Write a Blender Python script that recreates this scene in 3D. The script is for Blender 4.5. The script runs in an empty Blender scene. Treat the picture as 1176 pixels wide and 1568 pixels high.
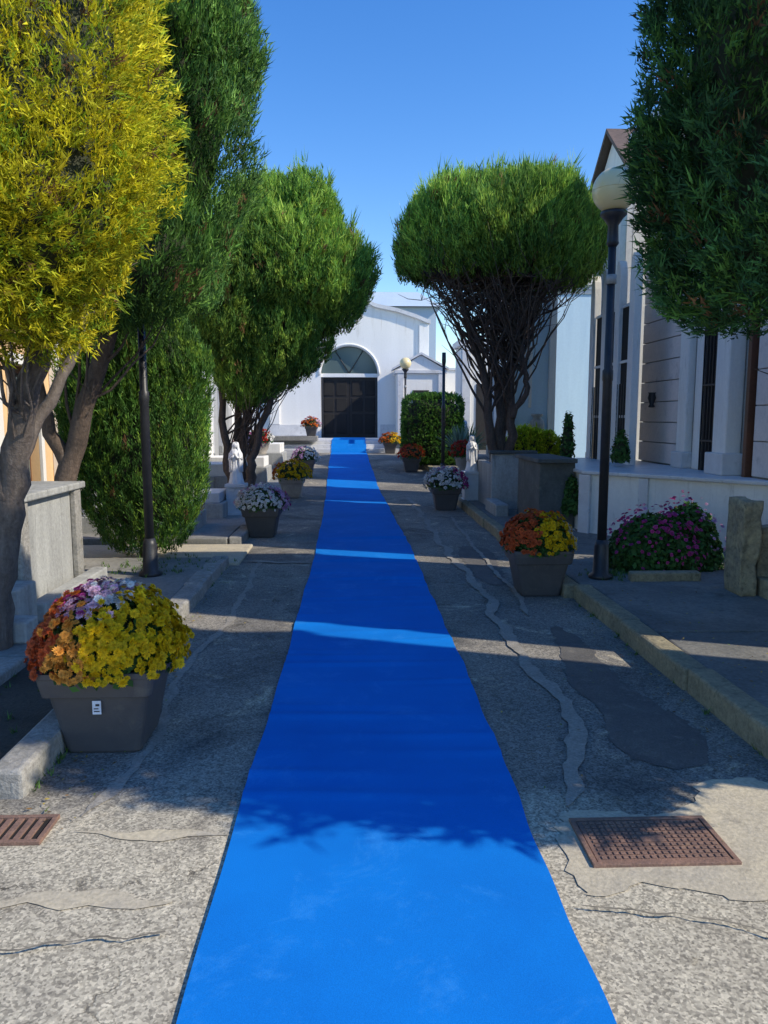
import bpy, bmesh, math, random
import numpy as np
from mathutils import Vector, Matrix
rnd = random.Random(7)
SC = bpy.context.scene
COL = SC.collection

# ------------------------------------------------------------------ helpers
def gz(y):
    t = min(max((y-14.5)/10.5, 0), 1)
    return 0.45*t*t*(3-2*t)
def cx(y):
    t = min(max((y-6)/21, 0), 1)
    return 0.10-0.36*t*t*(3-2*t)

def link(o, parent=None):
    COL.objects.link(o)
    if parent is not None:
        o.parent = parent
    return o
def empty(name, loc=(0,0,0)):
    e = bpy.data.objects.new(name, None); e.empty_display_size = .2
    COL.objects.link(e); return e
def mesh(name, v, f, mat, parent=None, smooth=False, cols=None, bevel=0):
    me = bpy.data.meshes.new(name)
    me.from_pydata([tuple(p) for p in v], [], [tuple(q) for q in f])
    me.materials.append(mat)
    if smooth:
        me.polygons.foreach_set('use_smooth', [True]*len(me.polygons))
    me.update()
    bm = bmesh.new(); bm.from_mesh(me); bmesh.ops.recalc_face_normals(bm, faces=bm.faces); bm.to_mesh(me); bm.free()
    o = bpy.data.objects.new(name, me)
    if bevel:
        m = o.modifiers.new('b', 'BEVEL'); m.width = bevel; m.segments = 2; m.limit_method='ANGLE'
    return link(o, parent)
def boxes(name, L, mat, parent=None, bevel=0.008):
    v=[]; f=[]
    for (x0,x1,y0,y1,z0,z1) in L:
        if x0>x1: x0,x1=x1,x0
        n=len(v)
        v += [(x0,y0,z0),(x1,y0,z0),(x1,y1,z0),(x0,y1,z0),(x0,y0,z1),(x1,y0,z1),(x1,y1,z1),(x0,y1,z1)]
        f += [(n,n+3,n+2,n+1),(n+4,n+5,n+6,n+7),(n,n+1,n+5,n+4),(n+1,n+2,n+6,n+5),(n+2,n+3,n+7,n+6),(n+3,n,n+4,n+7)]
    return mesh(name, v, f, mat, parent, bevel=bevel)
def slab(name, x0,x1,y0,y1,h,mat,parent=None,bevel=.015,base=-.05):
    n=max(1,int((y1-y0)/.8)); v=[];f=[]
    r=random.Random(name+str(y0))
    for i in range(n+1):
        y=y0+(y1-y0)*i/n; g=gz(y); j=r.uniform(-.012,.012)
        v += [(x0+j,y,g+base),(x1+j,y,g+base),(x1+j,y,g+h),(x0+j,y,g+h)]
    for i in range(n):
        a=i*4;b=a+4
        for k in range(4): f.append((a+k,a+(k+1)%4,b+(k+1)%4,b+k))
    f.append((0,1,2,3)); f.append((n*4,n*4+1,n*4+2,n*4+3))
    return mesh(name,v,f,mat,parent,bevel=bevel)
class Tubes:
    def __init__(s): s.v=[]; s.f=[]
    def add(s, pts, rads, k=7):
        pts=[Vector(p) for p in pts]; n0=len(s.v)
        ref=Vector((.31,.93,.17))
        for i,p in enumerate(pts):
            d=(pts[min(i+1,len(pts)-1)]-pts[max(i-1,0)]).normalized()
            a=d.cross(ref)
            if a.length<.05: a=d.cross(Vector((1,0,0)))
            a.normalize(); b=d.cross(a)
            for j in range(k):
                t=2*math.pi*j/k
                s.v.append(tuple(p+(a*math.cos(t)+b*math.sin(t))*rads[i]))
        for i in range(len(pts)-1):
            for j in range(k):
                A=n0+i*k+j; B=n0+i*k+(j+1)%k
                s.f.append((A,B,B+k,A+k))
        s.f.append(tuple(n0+j for j in range(k))); e=n0+(len(pts)-1)*k
        s.f.append(tuple(e+j for j in range(k)))
    def obj(s,name,mat,parent=None,smooth=True): return mesh(name,s.v,s.f,mat,parent,smooth)
def lathe(name, prof, c, mat, parent=None, k=28, smooth=True, fold=None):
    v=[];f=[]
    for i,(r,z) in enumerate(prof):
        for j in range(k):
            t=2*math.pi*j/k
            rr=r*(1+(fold(t,i) if fold else 0))
            v.append((c[0]+rr*math.cos(t),c[1]+rr*math.sin(t),c[2]+z))
    for i in range(len(prof)-1):
        for j in range(k):
            a=i*k+j;b=i*k+(j+1)%k
            f.append((a,b,b+k,a+k))
    f.append(tuple(range(k))); f.append(tuple((len(prof)-1)*k+j for j in range(k)))
    return mesh(name,v,f,mat,parent,smooth)

# ------------------------------------------------------------------ materials
def nodes(name):
    m=bpy.data.materials.new(name); m.use_nodes=True
    nt=m.node_tree; b=nt.nodes['Principled BSDF']; return m,nt,b
def mixc(nt,fac,a,b,mode='MIX'):
    n=nt.nodes.new('ShaderNodeMix'); n.data_type='RGBA'; n.blend_type=mode
    for i,val in ((0,fac),(6,a),(7,b)):
        if isinstance(val,bpy.types.NodeSocket): nt.links.new(val,n.inputs[i])
        elif i==0: n.inputs[0].default_value=val
        else: n.inputs[i].default_value=(*val,1) if len(val)==3 else val
    return n.outputs[2]
def ramp(nt,src,a,b):
    n=nt.nodes.new('ShaderNodeMapRange'); n.inputs[1].default_value=a; n.inputs[2].default_value=b
    nt.links.new(src,n.inputs[0]); return n.outputs[0]
def noise(nt,pos,scale,detail=4,rough=.6,dist=0):
    n=nt.nodes.new('ShaderNodeTexNoise'); n.inputs['Scale'].default_value=scale
    n.inputs['Detail'].default_value=detail; n.inputs['Roughness'].default_value=rough; n.inputs['Distortion'].default_value=dist
    nt.links.new(pos,n.inputs['Vector']); return n.outputs['Fac']
def bump(nt,b,h,strength,dist=.01):
    n=nt.nodes.new('ShaderNodeBump'); n.inputs['Strength'].default_value=strength; n.inputs['Distance'].default_value=dist
    nt.links.new(h,n.inputs['Height']); nt.links.new(n.outputs[0],b.inputs['Normal'])
def M(name,c1,c2,c3=None,scale=1.5,rough=.85,bs=40,bst=.4,fine=.25,metal=0,streak=False,k=1.0):
    c1=tuple(x*k for x in c1); c2=tuple(x*k for x in c2); c3=tuple(x*k for x in c3) if c3 else None
    m,nt,b=nodes(name)
    g=nt.nodes.new('ShaderNodeNewGeometry'); pos=g.outputs['Position']
    if streak:
        mp=nt.nodes.new('ShaderNodeMapping'); mp.inputs['Scale'].default_value=(3,3,.35); nt.links.new(pos,mp.inputs[0]); p2=mp.outputs[0]
    else: p2=pos
    f=ramp(nt,noise(nt,p2,scale,6,.65,.4),.35,.65)
    c=mixc(nt,f,c1,c2)
    if c3:
        f3=ramp(nt,noise(nt,p2,scale*2.3,8,.7,.6),.56,.72); c=mixc(nt,f3,c,c3)
    n2=noise(nt,pos,bs,4,.7)
    v=ramp(nt,n2,.25,.75)
    d=mixc(nt,v,(1-fine,)*3,(1+fine*.5,)*3)
    c=mixc(nt,1.0,c,d,'MULTIPLY')
    nt.links.new(c,b.inputs['Base Color'])
    b.inputs['Roughness'].default_value=rough; b.inputs['Metallic'].default_value=metal
    if bst: bump(nt,b,n2,bst)
    return m

def asphalt_mat():
    m,nt,b=nodes('asphalt')
    g=nt.nodes.new('ShaderNodeNewGeometry'); pos=g.outputs['Position']
    big=ramp(nt,noise(nt,pos,.55,6,.6,.8),.38,.62)
    c=mixc(nt,big,(.185,.175,.16),(.30,.275,.235))
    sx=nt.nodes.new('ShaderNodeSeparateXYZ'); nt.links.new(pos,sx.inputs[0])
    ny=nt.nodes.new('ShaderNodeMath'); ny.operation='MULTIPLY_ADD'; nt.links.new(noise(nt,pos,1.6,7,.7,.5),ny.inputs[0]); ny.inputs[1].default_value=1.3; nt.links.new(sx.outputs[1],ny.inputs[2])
    fy=ramp(nt,ny.outputs[0],3.75,3.45)  # near-ground factor: beige surface plus sunlit brightness put into the colour
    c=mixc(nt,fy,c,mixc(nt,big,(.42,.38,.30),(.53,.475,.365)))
    med=ramp(nt,noise(nt,pos,2.3,7,.7,1.2),.57,.68)
    c=mixc(nt,med,c,(.50,.44,.33))
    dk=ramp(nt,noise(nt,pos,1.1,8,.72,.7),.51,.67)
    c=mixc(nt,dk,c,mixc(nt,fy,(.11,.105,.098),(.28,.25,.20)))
    st=ramp(nt,noise(nt,pos,3.7,8,.75,1.5),.60,.74)
    c=mixc(nt,st,c,(.19,.155,.10))
    vo=nt.nodes.new('ShaderNodeTexVoronoi'); vo.inputs['Scale'].default_value=120; nt.links.new(pos,vo.inputs['Vector'])
    sep=nt.nodes.new('ShaderNodeSeparateColor'); nt.links.new(vo.outputs['Color'],sep.inputs[0])
    sp=mixc(nt,sep.outputs[0],(.52,.52,.52),(1.42,1.41,1.37))
    c=mixc(nt,1.0,c,sp,'MULTIPLY')
    fine=noise(nt,pos,28,6,.75)
    c=mixc(nt,1.0,c,mixc(nt,ramp(nt,fine,.3,.7),(.70,.70,.70),(1.22,1.22,1.22)),'MULTIPLY')
    nd=nt.nodes.new('ShaderNodeTexNoise'); nd.inputs['Scale'].default_value=3.2; nd.inputs['Detail'].default_value=8; nd.inputs['Roughness'].default_value=.65; nt.links.new(pos,nd.inputs['Vector'])
    ad=nt.nodes.new('ShaderNodeVectorMath'); ad.operation='MULTIPLY_ADD'; nt.links.new(nd.outputs['Color'],ad.inputs[0]); ad.inputs[1].default_value=(.6,.6,.6); nt.links.new(pos,ad.inputs[2])
    vc=nt.nodes.new('ShaderNodeTexVoronoi'); vc.feature='DISTANCE_TO_EDGE'; vc.inputs['Scale'].default_value=.6; nt.links.new(ad.outputs[0],vc.inputs['Vector'])
    cr=ramp(nt,vc.outputs['Distance'],.007,.000)
    br=ramp(nt,noise(nt,pos,3.5,6),.46,.62)
    mm=nt.nodes.new('ShaderNodeMath'); mm.operation='MULTIPLY'; nt.links.new(cr,mm.inputs[0]); nt.links.new(br,mm.inputs[1])
    c=mixc(nt,mm.outputs[0],c,(.08,.07,.055))
    nt.links.new(c,b.inputs['Base Color']); b.inputs['Roughness'].default_value=.9
    b.inputs['Specular IOR Level'].default_value=.25
    hs=nt.nodes.new('ShaderNodeMath'); hs.operation='ADD'; nt.links.new(sep.outputs[0],hs.inputs[0]); nt.links.new(fine,hs.inputs[1])
    h2=nt.nodes.new('ShaderNodeMath'); h2.operation='MULTIPLY_ADD'; nt.links.new(mm.outputs[0],h2.inputs[0]); h2.inputs[1].default_value=-1.2; nt.links.new(hs.outputs[0],h2.inputs[2])
    bump(nt,b,h2.outputs[0],.5,.006)
    return m
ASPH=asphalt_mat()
CEMENT=M('cement_patch',(.58,.50,.35),(.45,.40,.31),(.33,.29,.22),scale=3,bs=60,fine=.35)
SEAM=M('cement_seam',(.36,.33,.28),(.28,.26,.225),(.20,.185,.16),scale=7,bs=70,bst=.6,fine=.45)
NEWASPH=M('dark_asphalt',(.11,.105,.10),(.15,.142,.13),(.23,.215,.185),scale=4,bs=120,bst=.7,fine=.5)
KERB=M('kerb_concrete',(.27,.255,.23),(.17,.165,.15),(.12,.11,.07),scale=3.5,bs=38,k=1.5,fine=.45,bst=.9)
KERBM=M('kerb_mossy_concrete',(.28,.24,.15),(.17,.15,.10),(.08,.08,.045),scale=4,bs=38,k=1.3,fine=.45,bst=.9)
PAVE=M('pavement_concrete',(.24,.23,.21),(.15,.15,.14),(.10,.098,.09),scale=1.2,bs=35,k=1.3,fine=.35)
PAVED=M('pavement_concrete_shade_dark',(.22,.21,.185),(.12,.12,.112),(.07,.07,.064),scale=1.5,bs=35,k=1.1,fine=.4,bst=.6)  # right side only: tree shade put into the colour, plus wet mottles
SOIL=M('soil',(.05,.04,.03),(.08,.065,.048),scale=4,bs=50,bst=1,fine=.5)
GRASSY=M('terrain_earth',(.14,.14,.07),(.2,.17,.11),scale=.4,bs=8)
WHITE=M('white_plaster',(.84,.82,.77),(.75,.73,.69),(.55,.53,.48),scale=1.2,bs=25,bst=.15,fine=.07,streak=True)
CHW=M('chapel_plaster',(.88,.86,.81),(.83,.81,.76),(.70,.67,.60),scale=.8,bs=20,bst=.15,fine=.06,streak=True)
MARBLE=M('marble_grey',(.70,.70,.70),(.58,.58,.59),(.42,.42,.42),scale=2.2,bs=15,bst=.05,fine=.08,rough=.45)
BLUEW=M('pale_blue_plaster',(.60,.78,.88),(.53,.71,.82),scale=1.3,bs=20,bst=.1,fine=.06,streak=True)
CREAM=M('cream_plaster',(.82,.70,.50),(.76,.63,.43),(.62,.52,.36),scale=1.3,bs=25,bst=.15,fine=.08,streak=True)
ORANGE=M('orange_plaster',(.80,.55,.30),(.72,.48,.25),scale=1.3,bs=25,bst=.15,fine=.08,streak=True)
PINK=M('travertine_panels',(.76,.67,.62),(.68,.61,.57),(.54,.48,.45),scale=2.5,bs=30,bst=.15,fine=.12)
GREYC=M('grey_tomb_concrete',(.34,.34,.32),(.23,.23,.22),(.13,.13,.12),scale=1.6,bs=30,bst=.5,fine=.25,streak=True,k=1.3)
DARKST=M('dark_stone',(.10,.105,.10),(.065,.07,.065),(.14,.15,.12),scale=3,bs=30,bst=.4,k=1.2)
ROUGHST=M('weathered_stone',(.36,.30,.18),(.20,.18,.13),(.07,.07,.05),scale=7,bs=22,bst=1.0,fine=.5,k=1.15)
BROWN=M('brown_metal',(.15,.06,.03),(.11,.045,.025),scale=4,bst=.05,rough=.5)
ROOF=M('roof_brown',(.16,.11,.09),(.12,.085,.07),scale=5,bs=20)
IRON=M('dark_iron',(.022,.023,.028),(.035,.035,.038),scale=8,rough=.45,bs=80,bst=.1)
DOOR=M('dark_bronze_door',(.016,.013,.011),(.026,.020,.016),scale=5,rough=.6,bst=.1)
DARKIN=M('dark_interior',(.014,.012,.011),(.02,.018,.016),scale=2,bst=.05)
RUST=M('rusty_iron',(.21,.12,.085),(.13,.08,.063),(.26,.16,.10),scale=9,rough=.8,bs=90,bst=.5,fine=.4,k=1.35)
PLAST=M('grey_plastic_pot',(.075,.070,.072),(.095,.088,.088),(.12,.11,.10),scale=5,rough=.5,bs=150,bst=.08,fine=.08)
STONEPOT=M('stone_pot',(.42,.38,.33),(.32,.29,.26),scale=6,bs=60)
LABEL=M('paper_label',(.75,.78,.85),(.65,.68,.75),scale=30,bst=0,rough=.6)
STAT=M('white_statue_marble',(.82,.82,.82),(.72,.72,.73),scale=6,bs=30,bst=.05,rough=.5,fine=.06)
BARK=M('bark',(.085,.06,.045),(.05,.036,.028),(.13,.10,.08),scale=9,bs=35,bst=1.0,fine=.4,streak=True,k=1.7)
BARKG=M('grey_bark',(.15,.125,.11),(.09,.07,.06),(.2,.17,.15),scale=8,bs=30,bst=1.0,fine=.35,streak=True,k=1.1)
CARPET_,nt,b=nodes('blue_carpet')
g=nt.nodes.new('ShaderNodeNewGeometry'); pos=g.outputs['Position']
c=mixc(nt,ramp(nt,noise(nt,pos,1.6,5,.6),.3,.7),(.004,.158,.55),(.005,.195,.64))
c=mixc(nt,ramp(nt,noise(nt,pos,3.0,8,.75,.6),.54,.80),c,(.035,.26,.70))
nf=noise(nt,pos,260,2,.5)
c=mixc(nt,1.0,c,mixc(nt,ramp(nt,nf,.3,.7),(.90,.90,.90),(1.07,1.07,1.07)),'MULTIPLY')
nt.links.new(c,b.inputs['Base Color']); b.inputs['Roughness'].default_value=.95
b.inputs['Specular IOR Level'].default_value=.1
bump(nt,b,nf,.25,.003)
GLOBE,nt,b=nodes('cream_globe_glass')
b.inputs['Base Color'].default_value=(.88,.72,.38,1); b.inputs['Roughness'].default_value=.3
b.inputs['Subsurface Weight'].default_value=.1; b.inputs['Subsurface Radius'].default_value=(.1,.09,.06)
GLASS,nt,b=nodes('dark_glass'); b.inputs['Base Color'].default_value=(.10,.14,.14,1); b.inputs['Roughness'].default_value=.12

def leafmat(name,trans=.3,rough=.6):
    m,nt,b=nodes(name)
    a=nt.nodes.new('ShaderNodeAttribute'); a.attribute_name='Col'
    nt.links.new(a.outputs['Color'],b.inputs['Base Color']); b.inputs['Roughness'].default_value=rough
    b.inputs['Specular IOR Level'].default_value=.2
    tr=nt.nodes.new('ShaderNodeBsdfTranslucent'); nt.links.new(a.outputs['Color'],tr.inputs[0])
    mx=nt.nodes.new('ShaderNodeMixShader'); mx.inputs[0].default_value=trans
    nt.links.new(b.outputs[0],mx.inputs[1]); nt.links.new(tr.outputs[0],mx.inputs[2])
    nt.links.new(mx.outputs[0],nt.nodes['Material Output'].inputs[0])
    return m
LEAF=leafmat('conifer_foliage',.35); PETAL=leafmat('petals_and_leaves',.25)
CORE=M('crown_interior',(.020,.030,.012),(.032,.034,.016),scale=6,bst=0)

def colmesh(name,V,k,C,mat,parent=None):
    n=V.shape[0]; me=bpy.data.meshes.new(name)
    me.vertices.add(n*k); me.vertices.foreach_set('co',V.reshape(-1).astype(np.float32))
    me.loops.add(n*k); me.loops.foreach_set('vertex_index',np.arange(n*k,dtype=np.int32))
    me.polygons.add(n); me.polygons.foreach_set('loop_start',np.arange(0,n*k,k,dtype=np.int32))
    try: me.polygons.foreach_set('loop_total',np.full(n,k,dtype=np.int32))
    except Exception: pass
    if C.ndim==2: C=np.repeat(C[:,None,:],k,1)
    at=me.color_attributes.new('Col','FLOAT_COLOR','POINT')
    cc=np.ones((n*k,4),np.float32); cc[:,:3]=np.clip(C.reshape(-1,3),0,.9); at.data.foreach_set('color',cc.reshape(-1))
    me.materials.append(mat); me.update(calc_edges=True)
    o=bpy.data.objects.new(name,me); return link(o,parent)
def nrm(a): return a/(np.linalg.norm(a,axis=-1,keepdims=True)+1e-9)
def wavefield(rng,freq,k=7):
    K=nrm(rng.normal(size=(k,3)))*freq*rng.uniform(.6,1.5,(k,1)); ph=rng.uniform(0,6.28,k)
    return lambda p: np.sin(p@K.T+ph).mean(-1)*1.6

def foliage(name,lobes,n,L,W,blades,cols,seed=1,up=.8,out=.6,jit=.2,parent=None,amp=.13,freq=3.2,shell=.28,zmin=-9,hole=-.75,core=.74,brown=.02,spread=.32,spikes=.03,ztilt=0,zx=0,sq=False,fluff=.35):
    rng=np.random.default_rng(seed)
    lob=np.array([list(c)+list(r) for c,r in lobes],float)
    area=np.array([(l[3]*l[4]+l[3]*l[5]+l[4]*l[5]) for l in lob]); pr=area/area.sum()
    idx=rng.choice(len(lob),n,p=pr); d=nrm(rng.normal(size=(n,3))); dn=d
    if sq: d=d/((np.abs(d)**7).sum(1,keepdims=True)**(1/7)); dn=np.sign(d)*np.abs(d)**6
    c=lob[idx,:3]; r=lob[idx,3:]
    f1=wavefield(rng,freq); f2=wavefield(rng,freq*2.6); f3=wavefield(rng,freq*1.3)
    fx=wavefield(rng,freq*1.6); fy=wavefield(rng,freq*1.6)
    surf=c+d*r
    rad=1+amp*f1(surf)+amp*.7*f2(surf)-shell*rng.uniform(0,1,n)**2
    p=c+d*r*rad[:,None]
    keep=(f3(p*1.0)+.5*f2(p)>hole)&(p[:,2]>zmin+ztilt*(p[:,0]-zx))
    for i,l in enumerate(lob):
        q=np.linalg.norm((p-l[:3])/l[3:],axis=1); keep&=~((q<.74)&(idx!=i))
    p=p[keep]; dn=dn[keep]; r=r[keep]; n=len(p)
    nor=nrm(dn/r)
    fl=np.stack([fx(p),fy(p),fx(p[:,::-1])*.5],1)*fluff
    dr=nrm(nor*out+np.array([0,0,up])+fl+rng.normal(size=(n,3))*jit)
    Ls=L*rng.uniform(.6,1.35,n)
    sp_=(rng.uniform(0,1,n)<spikes)&(nor[:,2]>.1); Ls[sp_]*=1.9
    cols=np.array(cols,float); ci=rng.integers(0,len(cols),n); cl=wavefield(rng,freq*.9)(p)
    base=cols[ci]*(1+.28*cl[:,None])*rng.uniform(.72,1.28,(n,1))
    br=rng.uniform(0,1,n)<brown; base[br]=np.array([.24,.13,.06])*rng.uniform(.5,1.2,(br.sum(),1))
    b=blades
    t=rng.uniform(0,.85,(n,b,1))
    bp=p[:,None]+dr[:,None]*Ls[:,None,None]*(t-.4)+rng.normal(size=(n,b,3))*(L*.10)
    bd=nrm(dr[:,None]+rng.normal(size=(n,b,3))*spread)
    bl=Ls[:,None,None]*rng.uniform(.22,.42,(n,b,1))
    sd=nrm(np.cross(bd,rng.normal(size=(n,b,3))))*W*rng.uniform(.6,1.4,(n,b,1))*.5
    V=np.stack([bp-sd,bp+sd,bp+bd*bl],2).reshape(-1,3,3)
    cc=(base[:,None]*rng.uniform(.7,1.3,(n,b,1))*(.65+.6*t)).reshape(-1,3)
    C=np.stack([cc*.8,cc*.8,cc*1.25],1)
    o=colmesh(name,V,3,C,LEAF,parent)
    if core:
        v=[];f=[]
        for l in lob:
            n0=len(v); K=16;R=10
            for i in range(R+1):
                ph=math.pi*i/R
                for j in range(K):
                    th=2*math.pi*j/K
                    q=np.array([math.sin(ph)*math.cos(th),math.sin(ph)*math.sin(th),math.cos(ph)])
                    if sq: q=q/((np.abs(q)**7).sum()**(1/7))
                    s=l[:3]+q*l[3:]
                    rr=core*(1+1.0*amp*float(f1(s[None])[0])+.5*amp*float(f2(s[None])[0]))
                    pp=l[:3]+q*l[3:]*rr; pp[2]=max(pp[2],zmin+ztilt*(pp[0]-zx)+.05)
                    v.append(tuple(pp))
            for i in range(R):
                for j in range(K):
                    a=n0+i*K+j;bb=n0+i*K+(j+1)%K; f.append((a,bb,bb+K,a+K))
        mesh('crown_core',v,f,CORE,parent,True)  # dark solid added inside the crown to block light leaks
    return o

def limb(T,pts,r0,r1,k=8,wob=.03,seed=0,sub=5):
    r=random.Random(seed); P=[Vector(p) for p in pts]; out=[]
    for i in range(len(P)-1):
        a=P[max(i-1,0)];b_=P[i];c_=P[i+1];d_=P[min(i+2,len(P)-1)]
        for s in range(sub):
            t=s/sub
            q=0.5*((2*b_)+(-a+c_)*t+(2*a-5*b_+4*c_-d_)*t*t+(-a+3*b_-3*c_+d_)*t**3)
            out.append(q+Vector((r.uniform(-wob,wob),r.uniform(-wob,wob),0))*(1 if (i or s) else 0))
    out.append(P[-1]); n=len(out)
    T.add(out,[r0+(r1-r0)*(i/(n-1))**.8 for i in range(n)],k)
    return out
def twigs(T,stem,center,rad,n,seed,r=.012,frm=.45,flat=1.):
    q=random.Random(seed)
    for i in range(n):
        s=stem[int(q.uniform(frm,1)*(len(stem)-1))]
        u=Vector((q.gauss(0,1),q.gauss(0,1),q.gauss(0,1)*flat)).normalized()
        e=Vector(center)+Vector((u.x*rad[0],u.y*rad[1],u.z*rad[2]))*q.uniform(.5,.9)
        m=s.lerp(e,.5)+Vector((q.uniform(-.12,.12),q.uniform(-.12,.12),q.uniform(-.22,.0)))
        L=limb(T,[s,m,e],r*q.uniform(.7,1.5),.004,5,.03,seed*100+i,4)
        for _ in range(3):
            s2=L[q.randint(3,len(L)-1)]
            e2=s2+Vector((q.uniform(-.4,.4),q.uniform(-.4,.4),q.uniform(.05,.45)))
            T.add([s2,s2.lerp(e2,.5)+Vector((q.uniform(-.04,.04),)*3),e2],[.006,.005,.002],4)

# ------------------------------------------------------------------ ground
def sheet(name,x0,x1,ys,xs_n,z,mat,parent=None):
    v=[];f=[];xs=[x0+(x1-x0)*i/xs_n for i in range(xs_n+1)]
    for y in ys:
        for x in xs: v.append((x,y,gz(y)+z))
    w=xs_n+1
    for i in range(len(ys)-1):
        for j in range(xs_n):
            a=i*w+j; f.append((a,a+1,a+w+1,a+w))
    return mesh(name,v,f,mat,parent,True)
ys=[-600,-100,-20]+[i for i in range(-10,30)]+[60,150,600]
sheet('ground',-600,600,ys,8,-.03,GRASSY)
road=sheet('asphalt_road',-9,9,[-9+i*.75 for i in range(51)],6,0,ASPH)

def ribbon(name,pts,w,mat,z=.004,parent=road,seed=0,step=.035,edge=.5,off_=1.0,lam=.5):
    r=random.Random(seed); P=[Vector((p[0],p[1],0)) for p in pts]; line=[]
    for i in range(len(P)-1):
        p0=P[max(i-1,0)];a=P[i];b_=P[i+1];p3=P[min(i+2,len(P)-1)]
        n=max(2,int((b_-a).length/step))
        for s in range(n):
            t=s/n; line.append(0.5*((2*a)+(-p0+b_)*t+(2*p0-5*a+4*b_-p3)*t*t+(-p0+3*a-3*b_+p3)*t**3))
    line.append(P[-1]); v=[];f=[]
    def nz():
        ks=[(r.uniform(.6,1.4)*2*math.pi/(lam/m),r.uniform(0,6.28),1/m) for m in (1,2,4,8)]
        return lambda s: sum(a*math.sin(k*s+p) for k,p,a in ks)/1.6
    na,nb,no=nz(),nz(),nz(); s=0
    for i,p in enumerate(line):
        if i: s+=(p-line[i-1]).length
        d=(line[min(i+2,len(line)-1)]-line[max(i-2,0)]).normalized(); n_=Vector((-d.y,d.x,0))
        taper=min(1,(i+.3)/6,(len(line)-1-i+.3)/6)
        ha=max(.15*w,w*.5*(1+edge*na(s)))*taper+r.uniform(0,.004); hb=max(.15*w,w*.5*(1+edge*nb(s)))*taper+r.uniform(0,.004); off=off_*w*.5*no(s*.5)
        a=p+n_*(off+ha); b_=p+n_*(off-hb)
        v+=[(a.x,a.y,gz(a.y)+z),(b_.x,b_.y,gz(b_.y)+z)]
    for i in range(len(line)-1): f.append((2*i,2*i+1,2*i+3,2*i+2))
    return mesh(name,v,f,mat,parent)
def patch(name,pts,mat,z,seed=0,parent=road,j=.022):
    r=random.Random(seed);out=[]
    n=len(pts)
    for i in range(n):
        p0=Vector(pts[i-1]);a=Vector(pts[i]);b_=Vector(pts[(i+1)%n]);p3=Vector(pts[(i+2)%n]); m=max(2,int((b_-a).length/.04))
        for s in range(m):
            t=s/m
            q=0.5*((2*a)+(-p0+b_)*t+(2*p0-5*a+4*b_-p3)*t*t+(-p0+3*a-3*b_+p3)*t**3)
            out.append((q.x+r.uniform(-j,j),q.y+r.uniform(-j,j)*.6,z))
    me=bpy.data.meshes.new(name); bm=bmesh.new(); vs=[bm.verts.new(p) for p in out]; f=bm.faces.new(vs)
    bmesh.ops.triangulate(bm,faces=[f],ngon_method='EAR_CLIP')
    for q in bm.faces:
        if q.normal.z<0: q.normal_flip()
    bm.to_mesh(me); bm.free(); me.materials.append(mat)
    return link(bpy.data.objects.new(name,me),parent)
patch('cement_patch_right',[(.78,2.32),(.76,2.62),(.84,2.85),(1.02,2.87),(1.18,2.82),(1.42,2.93),(1.5,3.08),(1.75,3.12),(1.92,3.02),(2.9,3.0),(2.9,2.2),(2.2,2.28),(1.9,2.18),(1.6,2.30),(1.3,2.28),(1.0,2.38)],CEMENT,.004,1)
patch('dark_patch_right',[(1.32,3.3),(1.26,3.55),(1.34,3.9),(1.28,4.3),(1.38,4.9),(1.52,5.6),(1.62,5.2),(1.62,4.4),(1.68,4.0),(1.76,3.6),(1.66,3.32),(1.5,3.22)],NEWASPH,.004,2,j=.02)
patch('dark_patch_back',[(1.25,7.2),(1.2,8.2),(1.3,9.2),(1.6,9.0),(1.55,8.0),(1.45,7.1)],NEWASPH,.004,12,j=.03)
ribbon('cement_band_left',[(-2.2,2.30),(-1.6,2.33),(-1.1,2.35),(-.62,2.36)],.07,CEMENT,.004,seed=4,edge=.8)
ribbon('cement_band_left',[(-1.1,2.80),(-.9,2.76),(-.7,2.74),(-.5,2.72)],.05,CEMENT,.004,seed=14,edge=.8)
ribbon('cement_seam',[(.84,2.92),(.95,3.1),(1.09,3.46),(1.15,4.25),(1.10,5.2),(1.16,6.86),(1.08,9),(1.08,11.5),(1.05,15)],.08,SEAM,.009,seed=3,lam=.7)
ribbon('cement_seam_outer',[(1.4,5.9),(1.45,6.8),(1.45,8.5),(1.52,12)],.04,SEAM,.013,seed=5)
ribbon('cement_seam_left',[(-1.12,2.9),(-1.0,3.7),(-1.12,4.5),(-1.02,6),(-1.1,8.4)],.045,SEAM,.004,seed=6,edge=.8)
ribbon('cement_seam_cross',[(-1.3,8.3),(-.6,8.25),(-.5,8.2)],.08,SEAM,.009,seed=8)
CRK=M('crack_dark',(.14,.125,.095),(.24,.21,.16),bst=0,scale=12)
for i,pp in enumerate([[(.72,2.25),(1.05,2.2),(1.3,2.08),(1.6,1.95),(1.9,1.9)],[(1.3,2.08),(1.38,1.9),(1.5,1.75)],[(-.6,2.18),(-1.1,2.12),(-1.6,2.15)]]):
    ribbon('crack',pp,.0035,CRK,.0165,seed=20+i,step=.012,edge=1.2,off_=9,lam=.22)

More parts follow.
